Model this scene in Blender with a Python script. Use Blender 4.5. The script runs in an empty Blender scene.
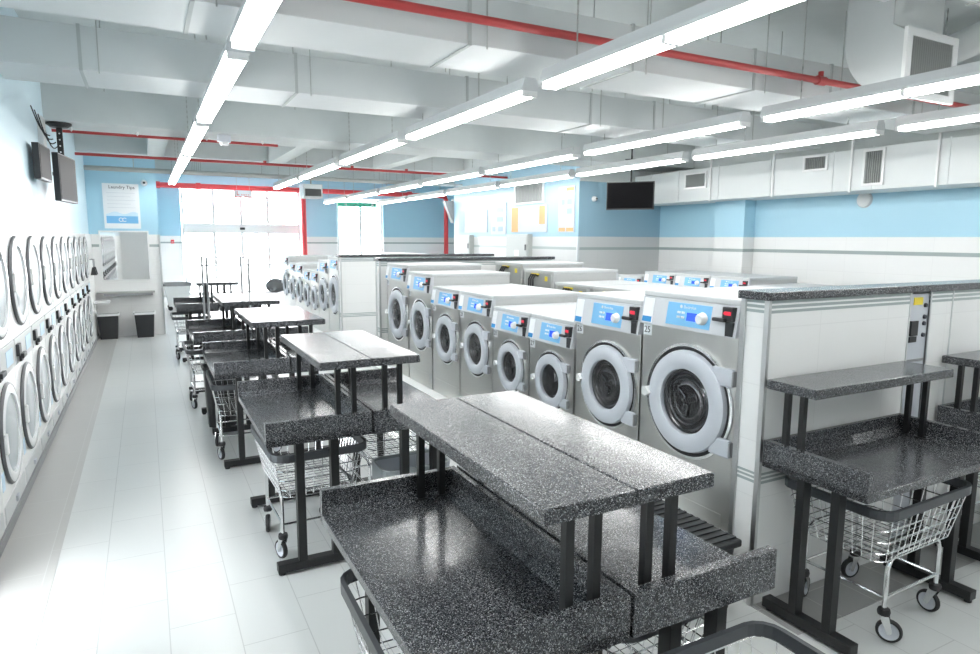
import bpy, bmesh, math, random
from mathutils import Vector, Matrix
random.seed(7)
PI = math.pi
scene = bpy.context.scene
COL = scene.collection

# ------------------------------------------------------------------ materials
def new_mat(name):
    m = bpy.data.materials.new(name); m.use_nodes = True
    nt = m.node_tree
    return m, nt, nt.nodes['Principled BSDF']
def mat(name, col, rough=0.5, metal=0.0, emit=None, es=0.0, alpha=1.0, coat=0.0, spec=None, bump=0.0, bscale=200, var=0.0):
    m, nt, b = new_mat(name)
    b.inputs['Base Color'].default_value = (*col, 1)
    b.inputs['Roughness'].default_value = rough
    b.inputs['Metallic'].default_value = metal
    b.inputs['Alpha'].default_value = alpha
    if coat: b.inputs['Coat Weight'].default_value = coat; b.inputs['Coat Roughness'].default_value = 0.05
    if spec is not None: b.inputs['Specular IOR Level'].default_value = spec
    if emit: b.inputs['Emission Color'].default_value = (*emit, 1); b.inputs['Emission Strength'].default_value = es
    tc = nt.nodes.new('ShaderNodeTexCoord'); n = nt.nodes.new('ShaderNodeTexNoise')
    n.inputs['Scale'].default_value = bscale; nt.links.new(tc.outputs['Object'], n.inputs['Vector'])
    if var:
        mx = nt.nodes.new('ShaderNodeMix'); mx.data_type = 'RGBA'
        mx.inputs[6].default_value = (*[c*(1-var) for c in col], 1); mx.inputs[7].default_value = (*[min(1, c*(1+var)) for c in col], 1)
        nt.links.new(n.outputs['Fac'], mx.inputs[0]); nt.links.new(mx.outputs[2], b.inputs['Base Color'])
    if bump:
        bp = nt.nodes.new('ShaderNodeBump'); bp.inputs['Strength'].default_value = bump; bp.inputs['Distance'].default_value = 0.002
        nt.links.new(n.outputs['Fac'], bp.inputs['Height']); nt.links.new(bp.outputs['Normal'], b.inputs['Normal'])
    return m
def ramp(nt, stops, interp='LINEAR'):
    r = nt.nodes.new('ShaderNodeValToRGB'); r.color_ramp.interpolation = interp
    e = r.color_ramp.elements
    while len(e) > 1: e.remove(e[-1])
    e[0].position = stops[0][0]; e[0].color = (*stops[0][1], 1)
    for p, c in stops[1:]:
        k = e.new(p); k.color = (*c, 1)
    return r

def granite():
    m, nt, b = new_mat('granite')
    tc = nt.nodes.new('ShaderNodeTexCoord')
    v = nt.nodes.new('ShaderNodeTexVoronoi'); v.inputs['Scale'].default_value = 390
    nt.links.new(tc.outputs['Object'], v.inputs['Vector'])
    s = nt.nodes.new('ShaderNodeSeparateColor'); nt.links.new(v.outputs['Color'], s.inputs[0])
    r = ramp(nt, [(0, (0.012, 0.013, 0.016)), (0.30, (0.034, 0.037, 0.043)), (0.58, (0.085, 0.09, 0.10)), (0.80, (0.19, 0.195, 0.205)), (0.93, (0.40, 0.41, 0.42))], 'CONSTANT')
    nt.links.new(s.outputs[0], r.inputs[0]); nt.links.new(r.outputs[0], b.inputs['Base Color'])
    b.inputs['Roughness'].default_value = 0.2
    b.inputs['Coat Weight'].default_value = 0.05; b.inputs['Coat Roughness'].default_value = 0.06
    n = nt.nodes.new('ShaderNodeTexNoise'); n.inputs['Scale'].default_value = 9
    nt.links.new(tc.outputs['Object'], n.inputs['Vector'])
    bp = nt.nodes.new('ShaderNodeBump'); bp.inputs['Strength'].default_value = 0.05; bp.inputs['Distance'].default_value = 0.02
    nt.links.new(n.outputs['Fac'], bp.inputs['Height']); nt.links.new(bp.outputs['Normal'], b.inputs['Normal'])
    return m
def wall_mat(name, blue, zb=2.0, tile=0.3, strips=((1.755, 1.805),), white=(0.86, 0.865, 0.86)):
    """tile below zb with grey border strips, blue paint above, by height on the wall"""
    m, nt, b = new_mat(name); L = nt.links.new
    g = nt.nodes.new('ShaderNodeNewGeometry'); s = nt.nodes.new('ShaderNodeSeparateXYZ'); L(g.outputs['Position'], s.inputs[0])
    add = nt.nodes.new('ShaderNodeMath'); add.operation = 'ADD'; L(s.outputs[0], add.inputs[0]); L(s.outputs[1], add.inputs[1])
    cb = nt.nodes.new('ShaderNodeCombineXYZ'); L(add.outputs[0], cb.inputs[0]); L(s.outputs[2], cb.inputs[1])
    br = nt.nodes.new('ShaderNodeTexBrick'); br.offset = 0.0; L(cb.outputs[0], br.inputs['Vector'])
    br.inputs['Scale'].default_value = 1; br.inputs['Brick Width'].default_value = tile*2; br.inputs['Row Height'].default_value = tile
    br.inputs['Mortar Size'].default_value = 0.003
    br.inputs['Color1'].default_value = (*white, 1); br.inputs['Color2'].default_value = (*[c*0.985 for c in white], 1)
    br.inputs['Mortar'].default_value = (*[c*0.93 for c in white], 1)
    cur = br.outputs['Color']
    def band(lo, hi, colr, cur, scalew=None):
        a = nt.nodes.new('ShaderNodeMath'); a.operation = 'GREATER_THAN'; L(s.outputs[2], a.inputs[0]); a.inputs[1].default_value = lo
        c = nt.nodes.new('ShaderNodeMath'); c.operation = 'LESS_THAN'; L(s.outputs[2], c.inputs[0]); c.inputs[1].default_value = hi
        k = nt.nodes.new('ShaderNodeMath'); k.operation = 'MULTIPLY'; L(a.outputs[0], k.inputs[0]); L(c.outputs[0], k.inputs[1])
        mx = nt.nodes.new('ShaderNodeMix'); mx.data_type = 'RGBA'; L(k.outputs[0], mx.inputs[0]); L(cur, mx.inputs[6]); mx.inputs[7].default_value = (*colr, 1)
        return mx.outputs[2]
    for lo, hi in strips:
        cur = band(lo, hi, (0.36, 0.42, 0.42), cur)
    cur = band(zb, 99, blue, cur)
    L(cur, b.inputs['Base Color']); b.inputs['Roughness'].default_value = 0.35
    return m
def floor_mat(name, c1, c2, mort):
    m, nt, b = new_mat(name); L = nt.links.new
    g = nt.nodes.new('ShaderNodeNewGeometry')
    br = nt.nodes.new('ShaderNodeTexBrick'); br.offset = 0.5; L(g.outputs['Position'], br.inputs['Vector'])
    mp = nt.nodes.new('ShaderNodeMapping'); mp.inputs['Rotation'].default_value = (0, 0, PI/2); L(g.outputs['Position'], mp.inputs['Vector']); L(mp.outputs[0], br.inputs['Vector'])
    br.inputs['Scale'].default_value = 1; br.inputs['Brick Width'].default_value = 0.62; br.inputs['Row Height'].default_value = 0.31
    br.inputs['Mortar Size'].default_value = 0.0025; br.inputs['Color1'].default_value = (*c1, 1); br.inputs['Color2'].default_value = (*c2, 1); br.inputs['Mortar'].default_value = (*mort, 1)
    L(br.outputs['Color'], b.inputs['Base Color']); b.inputs['Roughness'].default_value = 0.28
    return m
def steel_mat(name, col, rough, stretch):
    m, nt, b = new_mat(name); L = nt.links.new
    tc = nt.nodes.new('ShaderNodeTexCoord'); mp = nt.nodes.new('ShaderNodeMapping'); mp.inputs['Scale'].default_value = stretch
    n = nt.nodes.new('ShaderNodeTexNoise'); n.inputs['Scale'].default_value = 6; n.inputs['Detail'].default_value = 5
    L(tc.outputs['Object'], mp.inputs['Vector']); L(mp.outputs[0], n.inputs['Vector'])
    mr = nt.nodes.new('ShaderNodeMapRange'); mr.inputs['To Min'].default_value = rough-0.08; mr.inputs['To Max'].default_value = rough+0.1
    L(n.outputs['Fac'], mr.inputs['Value']); L(mr.outputs[0], b.inputs['Roughness'])
    b.inputs['Base Color'].default_value = (*col, 1); b.inputs['Metallic'].default_value = 1
    return m

GRAN = granite()
STEEL = steel_mat('stainless', (0.66, 0.66, 0.64), 0.36, (1, 3, 60))
STEELV = steel_mat('stainless_vertical', (0.62, 0.63, 0.63), 0.3, (60, 60, 1))
CHROME = mat('chrome', (0.78, 0.79, 0.80), 0.16, 1.0)
ALU = mat('aluminium', (0.68, 0.70, 0.70), 0.35, 0.9)
BLACK = mat('black_painted_steel', (0.010, 0.011, 0.012), 0.42, var=0.15)
RUBBER = mat('black_rubber', (0.02, 0.02, 0.022), 0.6)
BUMPER = mat('grey_bumper', (0.06, 0.066, 0.074), 0.4)
BLKPL = mat('black_plastic', (0.03, 0.032, 0.035), 0.35)
WHITE = mat('white_enamel', (0.82, 0.83, 0.83), 0.28, coat=0.3)
WHITEP = mat('white_paint', (0.80, 0.82, 0.82), 0.5, var=0.02, bscale=4)
LIDM = mat('pale_lid', (0.58, 0.60, 0.61), 0.4)
SIDEM = mat('grey_side_panel', (0.52, 0.53, 0.53), 0.4)
GREYPL = mat('light_grey_plastic', (0.56, 0.59, 0.64), 0.35)
CONSOLE = mat('console_grey', (0.60, 0.615, 0.645), 0.35)
BLUEP = mat('panel_blue', (0.20, 0.50, 0.80), 0.35)
BLUES = mat('display_blue', (0.02, 0.06, 0.55), 0.2, emit=(0.02, 0.08, 0.9), es=0.6)
BLUED = mat('sticker_blue', (0.03, 0.27, 0.60), 0.4)
REDP = mat('red_plastic', (0.65, 0.03, 0.06), 0.3, emit=(0.9, 0.03, 0.06), es=0.25)
REDPIPE = mat('red_pipe_paint', (0.42, 0.045, 0.045), 0.35, var=0.1, bscale=8)
REDPIPE2 = mat('bright_red_pipe_paint', (0.72, 0.06, 0.07), 0.35)
DUCT = mat('galvanised_duct', (0.60, 0.63, 0.635), 0.42, 0.15, var=0.03, bscale=3)
DUCTF = mat('duct_joint', (0.42, 0.45, 0.45), 0.5)
DUCTW = mat('white_duct', (0.74, 0.77, 0.77), 0.5, var=0.02, bscale=3)
CONC = mat('painted_concrete', (0.60, 0.64, 0.64), 0.7, var=0.05, bscale=5, bump=0.3)
GREYM = mat('grey_metal', (0.42, 0.44, 0.43), 0.45, 0.3)
DARKG = mat('dark_grille', (0.10, 0.10, 0.10), 0.6)
MIDG = mat('mid_grey', (0.28, 0.29, 0.30), 0.5)
YEL = mat('yellow_label', (0.85, 0.68, 0.05), 0.5)
ORG = mat('orange_print', (0.95, 0.62, 0.30), 0.5)
PAPER = mat('white_print', (0.85, 0.87, 0.89), 0.5)
PALEB = mat('pale_blue_print', (0.62, 0.78, 0.90), 0.5)
INK = mat('ink', (0.03, 0.035, 0.05), 0.5)
GREENP = mat('green_sign', (0.10, 0.62, 0.42), 0.5)
HOUS = mat('lamp_housing', (0.62, 0.64, 0.65), 0.4)
TUBE = mat('lit_tube', (1, 1, 1), 0.4, emit=(1.0, 0.99, 0.965), es=13.0)
SCREEN = mat('dark_screen', (0.004, 0.004, 0.005), 0.45, spec=0.04)
DRUM = mat('drum_steel', (0.20, 0.20, 0.21), 0.22, 0.95)
DRUMD = mat('dark_drum', (0.025, 0.026, 0.028), 0.35)
DRYGL = mat('dryer_door_glass', (0.34, 0.38, 0.40), 0.2, spec=0.25)
DRYRIM = mat('dryer_door_rim', (0.80, 0.82, 0.84), 0.25, coat=0.3)
DKRIM = mat('dark_rim', (0.10, 0.105, 0.115), 0.4)
MIRROR = mat('mirror', (0.85, 0.86, 0.87), 0.03, 1.0)
LINER = mat('translucent_liner', (0.42, 0.47, 0.49), 0.3, alpha=0.75)
BAG = mat('grey_fabric', (0.16, 0.165, 0.17), 0.8)
GOLD = mat('brass_rod', (0.6, 0.48, 0.25), 0.3, 0.8)
def glass_mat():
    m, nt, b = new_mat('clear_glass')
    b.inputs['Base Color'].default_value = (0.9, 0.95, 0.95, 1); b.inputs['Roughness'].default_value = 0.02
    b.inputs['Alpha'].default_value = 0.12
    return m
GLASS = glass_mat()
WGLASS = mat('washer_window', (0.02, 0.02, 0.022), 0.03, alpha=0.18)
W_BLUE = wall_mat('wall_tile_and_blue', (0.42, 0.68, 0.82))
W_GLARE = wall_mat('wall_blue_glare', (0.62, 0.78, 0.86), zb=2.0, strips=())  # same blue wall, paled: glare from the lamp row is put into its colour
W_PART = wall_mat('partition_tile', (0.86, 0.865, 0.86), zb=9, tile=0.3, strips=((1.575, 1.59), (1.60, 1.615), (1.625, 1.64), (0.675, 0.69), (0.70, 0.712), (0.722, 0.735)))
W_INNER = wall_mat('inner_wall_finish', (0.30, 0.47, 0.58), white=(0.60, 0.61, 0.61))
POST = mat('matt_poster', (0.50, 0.53, 0.57), 0.6)
ORGD = mat('poster_orange', (0.62, 0.36, 0.16), 0.6)
PBLU = mat('poster_blue', (0.30, 0.40, 0.52), 0.6)
F_WHITE = floor_mat('floor_tile', (0.60, 0.62, 0.615), (0.585, 0.605, 0.60), (0.44, 0.455, 0.455))
F_GREY = floor_mat('floor_border_tile', (0.34, 0.345, 0.335), (0.30, 0.305, 0.30), (0.48, 0.48, 0.47))
F_GREYL = floor_mat('floor_border_tile_pale', (0.46, 0.46, 0.45), (0.445, 0.445, 0.435), (0.52, 0.53, 0.52))

# ------------------------------------------------------------------ mesh helpers
SPLIT = {'duct_side', 'door_hinge', 'hinge_pin', 'duct_strap', 'pipe_hanger', 'hanger_rod', 'pipe_clip', 'pipe_fitting', 'pipe_coupling', 'tube_holder', 'duct_seam',
         'under_frame', 'corner_trim', 'edge_trim', 'knob', 'hose', 'glide_foot', 'door_handle', 'arm', 'cable', 'hanging_wire', 'caster_fork', 'drum_paddle', 'warning_label', 'breaker_block', 'caster', 'print_lines', 'blue_bars'}
class MB:
    def __init__(s): s.bm = bmesh.new()
    def box(s, x0, x1, y0, y1, z0, z1, bev=0.0, M=None):
        if bev:
            b = bmesh.new()
        else: b = s.bm
        vs = [b.verts.new((x, y, z)) for x in (x0, x1) for y in (y0, y1) for z in (z0, z1)]
        fs = []
        for f in ((0, 1, 3, 2), (4, 6, 7, 5), (0, 4, 5, 1), (2, 3, 7, 6), (0, 2, 6, 4), (1, 5, 7, 3)):
            fs.append(b.faces.new([vs[i] for i in f]))
        if bev:
            bmesh.ops.bevel(b, geom=b.edges[:], offset=bev, segments=2, affect='EDGES', profile=0.5)
            if M is not None: bmesh.ops.transform(b, matrix=M, verts=b.verts[:])
            s.merge(b)
        elif M is not None:
            bmesh.ops.transform(b, matrix=M, verts=vs)
        return s
    def merge(s, b):
        me = bpy.data.meshes.new('tmp'); b.to_mesh(me); b.free(); s.bm.from_mesh(me); bpy.data.meshes.remove(me)
    def poly(s, pts, axis, a0, a1):
        """prism of a 2-D outline; axis is the extrusion axis, pts in the other two (cyclic order)"""
        def P(p, a):
            return {'x': (a, p[0], p[1]), 'y': (p[0], a, p[1]), 'z': (p[0], p[1], a)}[axis]
        A = [s.bm.verts.new(P(p, a0)) for p in pts]; B = [s.bm.verts.new(P(p, a1)) for p in pts]
        s.bm.faces.new(A); s.bm.faces.new(B[::-1]); n = len(pts)
        for i in range(n): s.bm.faces.new((A[i], A[(i+1) % n], B[(i+1) % n], B[i]))
        return s
    def lathe(s, prof, n=32, M=None, a0=0, a1=2*PI):
        """revolve (r, h) profile about local z"""
        full = abs(a1-a0-2*PI) < 1e-6; cnt = n if full else n+1
        rings = []; made = []
        for r, h in prof:
            if r < 1e-6:
                v = s.bm.verts.new((0, 0, h)); rings.append([v]*cnt); made.append(v)
            else:
                ring = [s.bm.verts.new((r*math.cos(a0+(a1-a0)*i/n), r*math.sin(a0+(a1-a0)*i/n), h)) for i in range(cnt)]
                rings.append(ring); made += ring
        for A, B in zip(rings, rings[1:]):
            for i in range(n):
                j = (i+1) % cnt
                q = []
                for v in (A[i], A[j], B[j], B[i]):
                    if v not in q: q.append(v)
                if len(q) > 2:
                    try: s.bm.faces.new(q)
                    except ValueError: pass
        if M is not None: bmesh.ops.transform(s.bm, matrix=M, verts=made)
        return s
    def tube(s, pts, r=0.004, n=6, closed=False):
        pts = [Vector(p) for p in pts]; N = len(pts); rings = []
        for i, p in enumerate(pts):
            a = pts[(i-1) % N] if (closed or i) else p; b = pts[(i+1) % N] if (closed or i < N-1) else p
            d = (b-a).normalized()
            up = Vector((0, 0, 1)) if abs(d.z) < 0.9 else Vector((1, 0, 0))
            u = d.cross(up).normalized(); v = u.cross(d)
            rings.append([s.bm.verts.new(p+(u*math.cos(2*PI*k/n)+v*math.sin(2*PI*k/n))*r) for k in range(n)])
        for i in range(N if closed else N-1):
            A = rings[i]; B = rings[(i+1) % N]
            # align
            best = min(range(n), key=lambda o: sum((A[k].co-B[(k+o) % n].co).length for k in range(n)))
            for k in range(n):
                s.bm.faces.new((A[k], A[(k+1) % n], B[(k+1+best) % n], B[(k+best) % n]))
        if not closed:
            s.bm.faces.new(rings[0]); s.bm.faces.new(rings[-1][::-1])
        return s
    def band(s, pts, t, h):
        """closed flat band following pts (centre line, xy), thickness t outward, height h"""
        N = len(pts); out = []
        for i, p in enumerate(pts):
            a = Vector(pts[i-1]); b = Vector(pts[(i+1) % N]); d = (b-a); d.z = 0; d.normalize(); n = Vector((d.y, -d.x, 0))
            p = Vector(p)
            out.append([s.bm.verts.new(p+n*t), s.bm.verts.new(p+n*t+Vector((0, 0, h))), s.bm.verts.new(p+Vector((0, 0, h))), s.bm.verts.new(p)])
        for i in range(N):
            A = out[i]; B = out[(i+1) % N]
            for k in range(4): s.bm.faces.new((A[k], A[(k+1) % 4], B[(k+1) % 4], B[k]))
        return s
    def build(s, name, m, parent=None, smooth=False, loc=None):
        bmesh.ops.recalc_face_normals(s.bm, faces=s.bm.faces[:])
        if name in SPLIT and parent:
            seen = set(); isl = []
            for v in s.bm.verts:
                if v in seen: continue
                st = [v]; seen.add(v); g = []
                while st:
                    a = st.pop(); g.append(a)
                    for e in a.link_edges:
                        o2 = e.other_vert(a)
                        if o2 not in seen: seen.add(o2); st.append(o2)
                isl.append(g)
            if len(isl) > 1:
                idx = [[v.index for v in g] for g in isl] if not s.bm.verts.index_update() else None
                last = None; full = s.bm
                for g in idx:
                    k = MB(); k.bm.free(); k.bm = full.copy(); k.bm.verts.ensure_lookup_table(); keep = set(g)
                    bmesh.ops.delete(k.bm, geom=[v for v in k.bm.verts if v.index not in keep], context='VERTS')
                    last = k.build(name, m, parent, smooth, loc)
                full.free()
                return last
        me = bpy.data.meshes.new(name); s.bm.to_mesh(me); s.bm.free()
        me.materials.append(m)
        if smooth:
            for p in me.polygons: p.use_smooth = True
            try: me.set_sharp_from_angle(angle=math.radians(40))
            except Exception: pass
        o = bpy.data.objects.new(name, me); COL.objects.link(o)
        if parent: o.parent = parent
        if loc: o.location = loc
        return o
def rrect(x0, x1, y0, y1, z, r, k=4):
    pts = []
    for cx, cy, a in ((x1-r, y1-r, 0), (x0+r, y1-r, PI/2), (x0+r, y0+r, PI), (x1-r, y0+r, 1.5*PI)):
        for i in range(k+1): pts.append((cx+r*math.cos(a+PI/2*i/k), cy+r*math.sin(a+PI/2*i/k), z))
    return pts
FX = Matrix(((0, 0, -1, 0), (-1, 0, 0, 0), (0, 1, 0, 0), (0, 0, 0, 1)))   # local xy plane -> upright, facing -x
FY = Matrix(((1, 0, 0, 0), (0, 0, -1, 0), (0, 1, 0, 0), (0, 0, 0, 1)))    # upright, facing -y
def text(name, s, size, m, parent, M, loc, depth=0.001, align='CENTER'):
    cu = bpy.data.curves.new('tmp', 'FONT'); cu.body = s; cu.size = size; cu.extrude = depth; cu.align_x = align; cu.align_y = 'CENTER'; cu.resolution_u = 2
    t = bpy.data.objects.new('tmp', cu); COL.objects.link(t)
    dg = bpy.context.evaluated_depsgraph_get(); dg.update()
    me = bpy.data.meshes.new_from_object(t.evaluated_get(dg)); me.name = name
    bpy.data.objects.remove(t)
    me.transform(Matrix.Translation(Vector(loc)) @ M)
    me.materials.clear(); me.materials.append(m)
    o = bpy.data.objects.new(name, me); COL.objects.link(o)
    if parent: o.parent = parent
    return o
def tag(o, label, cat, group=None, kind=None):
    o['label'] = label; o['category'] = cat
    if group: o['group'] = group
    if kind: o['kind'] = kind
    return o
def thing(name, label, cat, loc=(0, 0, 0), rz=0, group=None):
    o = bpy.data.objects.new(name, None); o.empty_display_size = 0.1; COL.objects.link(o)
    o.location = loc; o.rotation_euler = (0, 0, rz)
    return tag(o, label, cat, group)
def dup(o, loc=None, rz=None, label=None, group=None):
    def rec(a, parent):
        c = a.copy(); COL.objects.link(c)
        if parent: c.parent = parent
        for ch in list(a.children): rec(ch, c)
        return c
    c = rec(o, None)
    if loc is not None: c.location = loc
    if rz is not None: c.rotation_euler = (0, 0, rz)
    if label: c['label'] = label
    if group: c['group'] = group
    return c
def struct(name, m, *boxes):
    b = MB()
    for x in boxes: b.box(*x)
    o = b.build(name, m); o['kind'] = 'structure'
    return o

# ------------------------------------------------------------------ the room
struct('floor', F_WHITE, (-1.9, 11.5, -3.2, 24.0, -0.12, 0))
struct('floor', F_WHITE, (-1.9, 14.5, 24.0, 30, -0.14, -0.02))
struct('trim_1', F_GREYL, (-0.9, -0.57, -3.2, 14.7, 0.0, 0.003))
struct('trim_2', F_GREY, (2.76, 5.6, 1.93, 2.22, 0.0, 0.003))
struct('ceiling', CONC, (-1.9, 11.5, -3.2, 24.2, 4.0, 4.15))
struct('wall_left', W_GLARE, (-1.08, -0.93, -3.2, 14.7, 2.0, 4.0), (-1.08, -0.9, 13.41, 14.7, 0, 2.0), (-1.08, -0.9, -3.2, 3.28, 0, 2.0), (-1.9, -1.8, 3.28, 13.41, 0, 2.0))
struct('wall_back', W_BLUE, (-1.08, 0.27, 14.7, 14.85, 0, 4.0))
struct('wall_alcove', W_BLUE, (0.12, 0.27, 14.85, 24.0, 0, 4.0))
struct('wall_front', WHITEP, (-1.9, 9.15, -3.35, -3.2, 0, 4.0))
struct('wall_right', W_BLUE, (9.0, 9.15, -3.2, 9.9, 0, 3.0), (8.75, 9.0, 7.63, 8.27, 0, 3.0))
struct('trim_10', CONC, (9.0, 9.15, -3.2, 9.9, 3.0, 4.0), (7.06, 9.0, 9.89, 9.9, 3.0, 3.25))
struct('wall_inner', W_INNER, (7.05, 11.3, 9.9, 15.35, 0, 4.0))
struct('wall_side', W_BLUE, (11.3, 11.45, 15.35, 24.0, 0, 4.0))
struct('wall_far', W_BLUE, (0.12, 1.12, 24.0, 24.2, 0, 4.0), (1.12, 5.0, 24.0, 24.2, 3.62, 4.0), (5.0, 6.3, 24.0, 24.2, 0, 4.0),
       (6.3, 8.07, 24.0, 24.2, 0, 0.9), (6.3, 8.07, 24.0, 24.2, 3.4, 4.0), (8.07, 11.45, 24.0, 24.2, 0, 4.0))
struct('trim_3', ALU, (0.255, 0.285, 14.66, 14.70, 0, 2.0))
struct('trim_4', ALU, (7.02, 7.06, 9.87, 9.91, 0.9, 2.0))
struct('baseboard_left', MIDG, (-0.9, -0.885, -3.2, 14.7, 0.003, 0.07))
# concrete beams of the ceiling
struct('trim_5', CONC, (-0.93, 8.99, 9.05, 9.88, 3.25, 4.0))
struct('trim_6', CONC, (-0.93, 7.04, 13.0, 13.6, 3.36, 4.0))
struct('trim_7', CONC, *[(x, x+0.26, 9.88, 13.0, 3.33, 4.0) for x in (0.13, 2.15, 4.17, 6.2)])
struct('trim_8', CONC, (0.27, 11.3, 18.0, 18.6, 3.55, 4.0))
# entrance doors and window
def glazed(name, x0, x1, z0, z1, mull, rails, y=24.1):
    root = bpy.data.objects.new(name, None); COL.objects.link(root); root['kind'] = 'structure'
    fr = MB()
    fr.box(x0, x0+0.07, y-0.05, y+0.05, z0, z1); fr.box(x1-0.07, x1, y-0.05, y+0.05, z0, z1); fr.box(x0+.07, x1-.07, y-0.05, y+0.05, z1-0.07, z1)
    for mx in mull: fr.box(mx-0.045, mx+0.045, y-0.04, y+0.04, z0, z1-0.07)
    for a, b in rails: fr.box(x0+.07, x1-.07, y-0.045, y+0.045, a, b)
    fr.build('door_frame' if 'door' in name else 'window_frame', WHITE, root)
    MB().box(x0+.07, x1-.07, y-0.006, y+0.006, z0, z1-.07).build('glass_pane', GLASS, root)
    return root
d = glazed('door_1', 1.14, 4.98, 0, 3.6, (2.12, 3.0, 3.88), ((2.1, 2.42), (0.0, 0.1), (0.98, 1.04)))
h = MB()
for x in (2.98-0.08, 3.02+0.05): h.tube([(x, 24.0, 0.9), (x, 23.98, 0.95), (x, 23.98, 1.25), (x, 24.0, 1.3)], 0.012, 8)
h.build('door_handle', ALU, d)
MB().box(2.94, 3.10, 24.0, 24.05, 2.22, 2.30, 0.01).build('door_sensor', BLKPL, d)
g = MB()
for i in range(4): g.box(1.24+0.95*i, 2.0+0.95*i, 24.05, 24.06, 3.30, 3.34)
g.build('door_decal', GREYM, d)
glazed('window_1', 6.32, 8.05, 0.92, 3.38, (7.2,), ((0.92, 0.99),))
s = thing('window_sign', 'green sign strip across the top of the far window', 'sign', (7.1, 24.0, 3.18))
MB().box(-0.75, 0.7, -0.03, 0.0, -0.07, 0.09).build('sign_face', GREENP, s)
b = MB()
for i in range(2): b.box(-0.5+i*0.05, -0.48+i*0.05, -0.034, -0.03, -0.03, 0.05)
b.box(0.5, 0.58, -0.034, -0.03, -0.02, 0.03); b.build('sign_marks', PAPER, s)
s = thing('hanging_sign', 'small red outlined sign hanging over the entrance doors', 'sign', (3.0, 23.3, 3.4))
b = MB(); 
for a in ((-0.28, 0.28, -0.11, -0.09), (-0.28, 0.28, 0.11, 0.13), (-0.28, -0.26, -0.09, 0.11), (0.26, 0.28, -0.09, 0.11)): b.box(a[0], a[1], -0.01, 0.01, a[2], a[3])
b.build('sign_border', REDPIPE2, s)
MB().box(-0.26, 0.26, 0.0, 0.008, -0.09, 0.11).build('sign_board', PAPER, s)
b = MB(); b.box(-0.2, -0.18, -0.006, 0, -0.05, 0.08).box(-0.18, -0.12, -0.006, 0, -0.05, -0.03)
for i in range(4): b.box(-0.06+i*0.07, -0.03+i*0.07, -0.006, 0, -0.05, -0.02)
b.build('sign_lettering', REDPIPE2, s)
b = MB(); b.tube([(-0.2, 0, 0.13), (-0.2, 0, 0.7)], 0.005, 5).tube([(0.2, 0, 0.13), (0.2, 0, 0.7)], 0.005, 5); b.build('hanging_wire', GREYM, s)

# ------------------------------------------------------------------ ceiling services
def duct(name, label, x0, x1, y0, y1, z0, z1, joints, m=DUCT):
    t = thing(name, label, 'duct', ((x0+x1)/2, (y0+y1)/2, z0))
    cx, cy = (x0+x1)/2, (y0+y1)/2
    MB().box(x0-cx, x1-cx, y0-cy, y1-cy, 0, z1-z0, 0.004).build('duct_body', m, t)
    for j in joints:
        a = j-cx
        b = MB(); b.box(a-.012, a+.012, y0-cy-.009, y0-cy, -.009, z1-z0+.009).box(a-.012, a+.012, y1-cy, y1-cy+.009, -.009, z1-z0+.009)
        b.box(a-.012, a+.012, y0-cy, y1-cy, -.009, 0).box(a-.012, a+.012, y0-cy, y1-cy, z1-z0, z1-z0+.009)
        b.build('duct_flange', DUCTF if m is DUCT else m, t)
    b = MB()
    for j in joints:
        a = j-cx+0.12
        for y in (y0-cy-.02, y1-cy+.02): b.tube([(a, y, -.02), (a, y, 4.0-z0)], .005, 5)
    b.build('hanger_rod', GREYM, t)
    return t
duct('air_duct', 'wide grey ceiling duct nearest the camera, behind the red pipe', -0.92, 8.28, 4.0, 4.63, 3.2, 3.52, (0.3, 1.95, 3.3, 4.6, 5.6, 6.9))
duct('air_duct', 'grey ceiling duct between the nearest duct and the concrete beam', -0.92, 8.28, 6.0, 6.66, 3.2, 3.52, (-0.35, 1.25, 2.9, 4.4, 5.3, 6.8))
# wall soffit duct along right wall
t = thing('wall_duct', 'long white box duct along the top of the right wall', 'duct', (8.65, 3.5, 2.6))
MB().box(-0.35, 0.34, -6.5, 6.35, 0, 0.53, 0.004).build('duct_body', DUCTW, t)
for y in (-1.5, 0.0, 0.85, 1.75, 2.3, 3.3, 4.3, 5.2, 5.9):
    MB().box(-0.362, -0.35, y-0.008, y+0.008, 0, 0.545).build('duct_seam', DUCTW, t)
b = MB()
for y in (0.96, 2.03, 3.24, 4.45): b.box(-0.385, -0.362, y-0.012, y+0.012, -0.02, 1.38)
b.build('duct_strap', WHITE, t)
def grille(name, label, loc, w, h, face, slats, frame=0.03, m=DARKG, fr=WHITE, vertical=True, depth=0.03):
    """face: matrix; local x width, y height, z outward"""
    t = thing(name, label, 'vent', loc)
    b = MB()
    for a in ((-w/2, w/2, h/2-frame, h/2), (-w/2, w/2, -h/2, -h/2+frame), (-w/2, -w/2+frame, -h/2+frame, h/2-frame), (w/2-frame, w/2, -h/2+frame, h/2-frame)):
        b.box(a[0], a[1], a[2], a[3], 0, depth, M=face)
    b.build('vent_frame', fr, t)
    MB().box(-w/2+frame, w/2-frame, -h/2+frame, h/2-frame, 0.0, 0.004, M=face).build('vent_back', m, t)
    b = MB()
    if vertical:
        for i in range(slats):
            x = -w/2+frame+(w-2*frame)*(i+0.5)/slats; b.box(x-0.004, x+0.004, -h/2+frame, h/2-frame, 0.004, depth*0.8, M=face)
    else:
        for i in range(slats):
            y = -h/2+frame+(h-2*frame)*(i+0.5)/slats; b.box(-w/2+frame, w/2-frame, y-0.004, y+0.004, 0.004, depth*0.8, M=face)
    b.build('vent_slats', GREYM, t)
    return t
grille('wall_vent', 'white framed vent on the wall duct beside the hanging television', (8.298, 8.29, 2.94), 0.5, 0.27, FX, 16)
grille('wall_vent', 'small white framed vent in the middle of the wall duct', (8.298, 6.06, 3.01), 0.38, 0.22, FX, 12)
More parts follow.
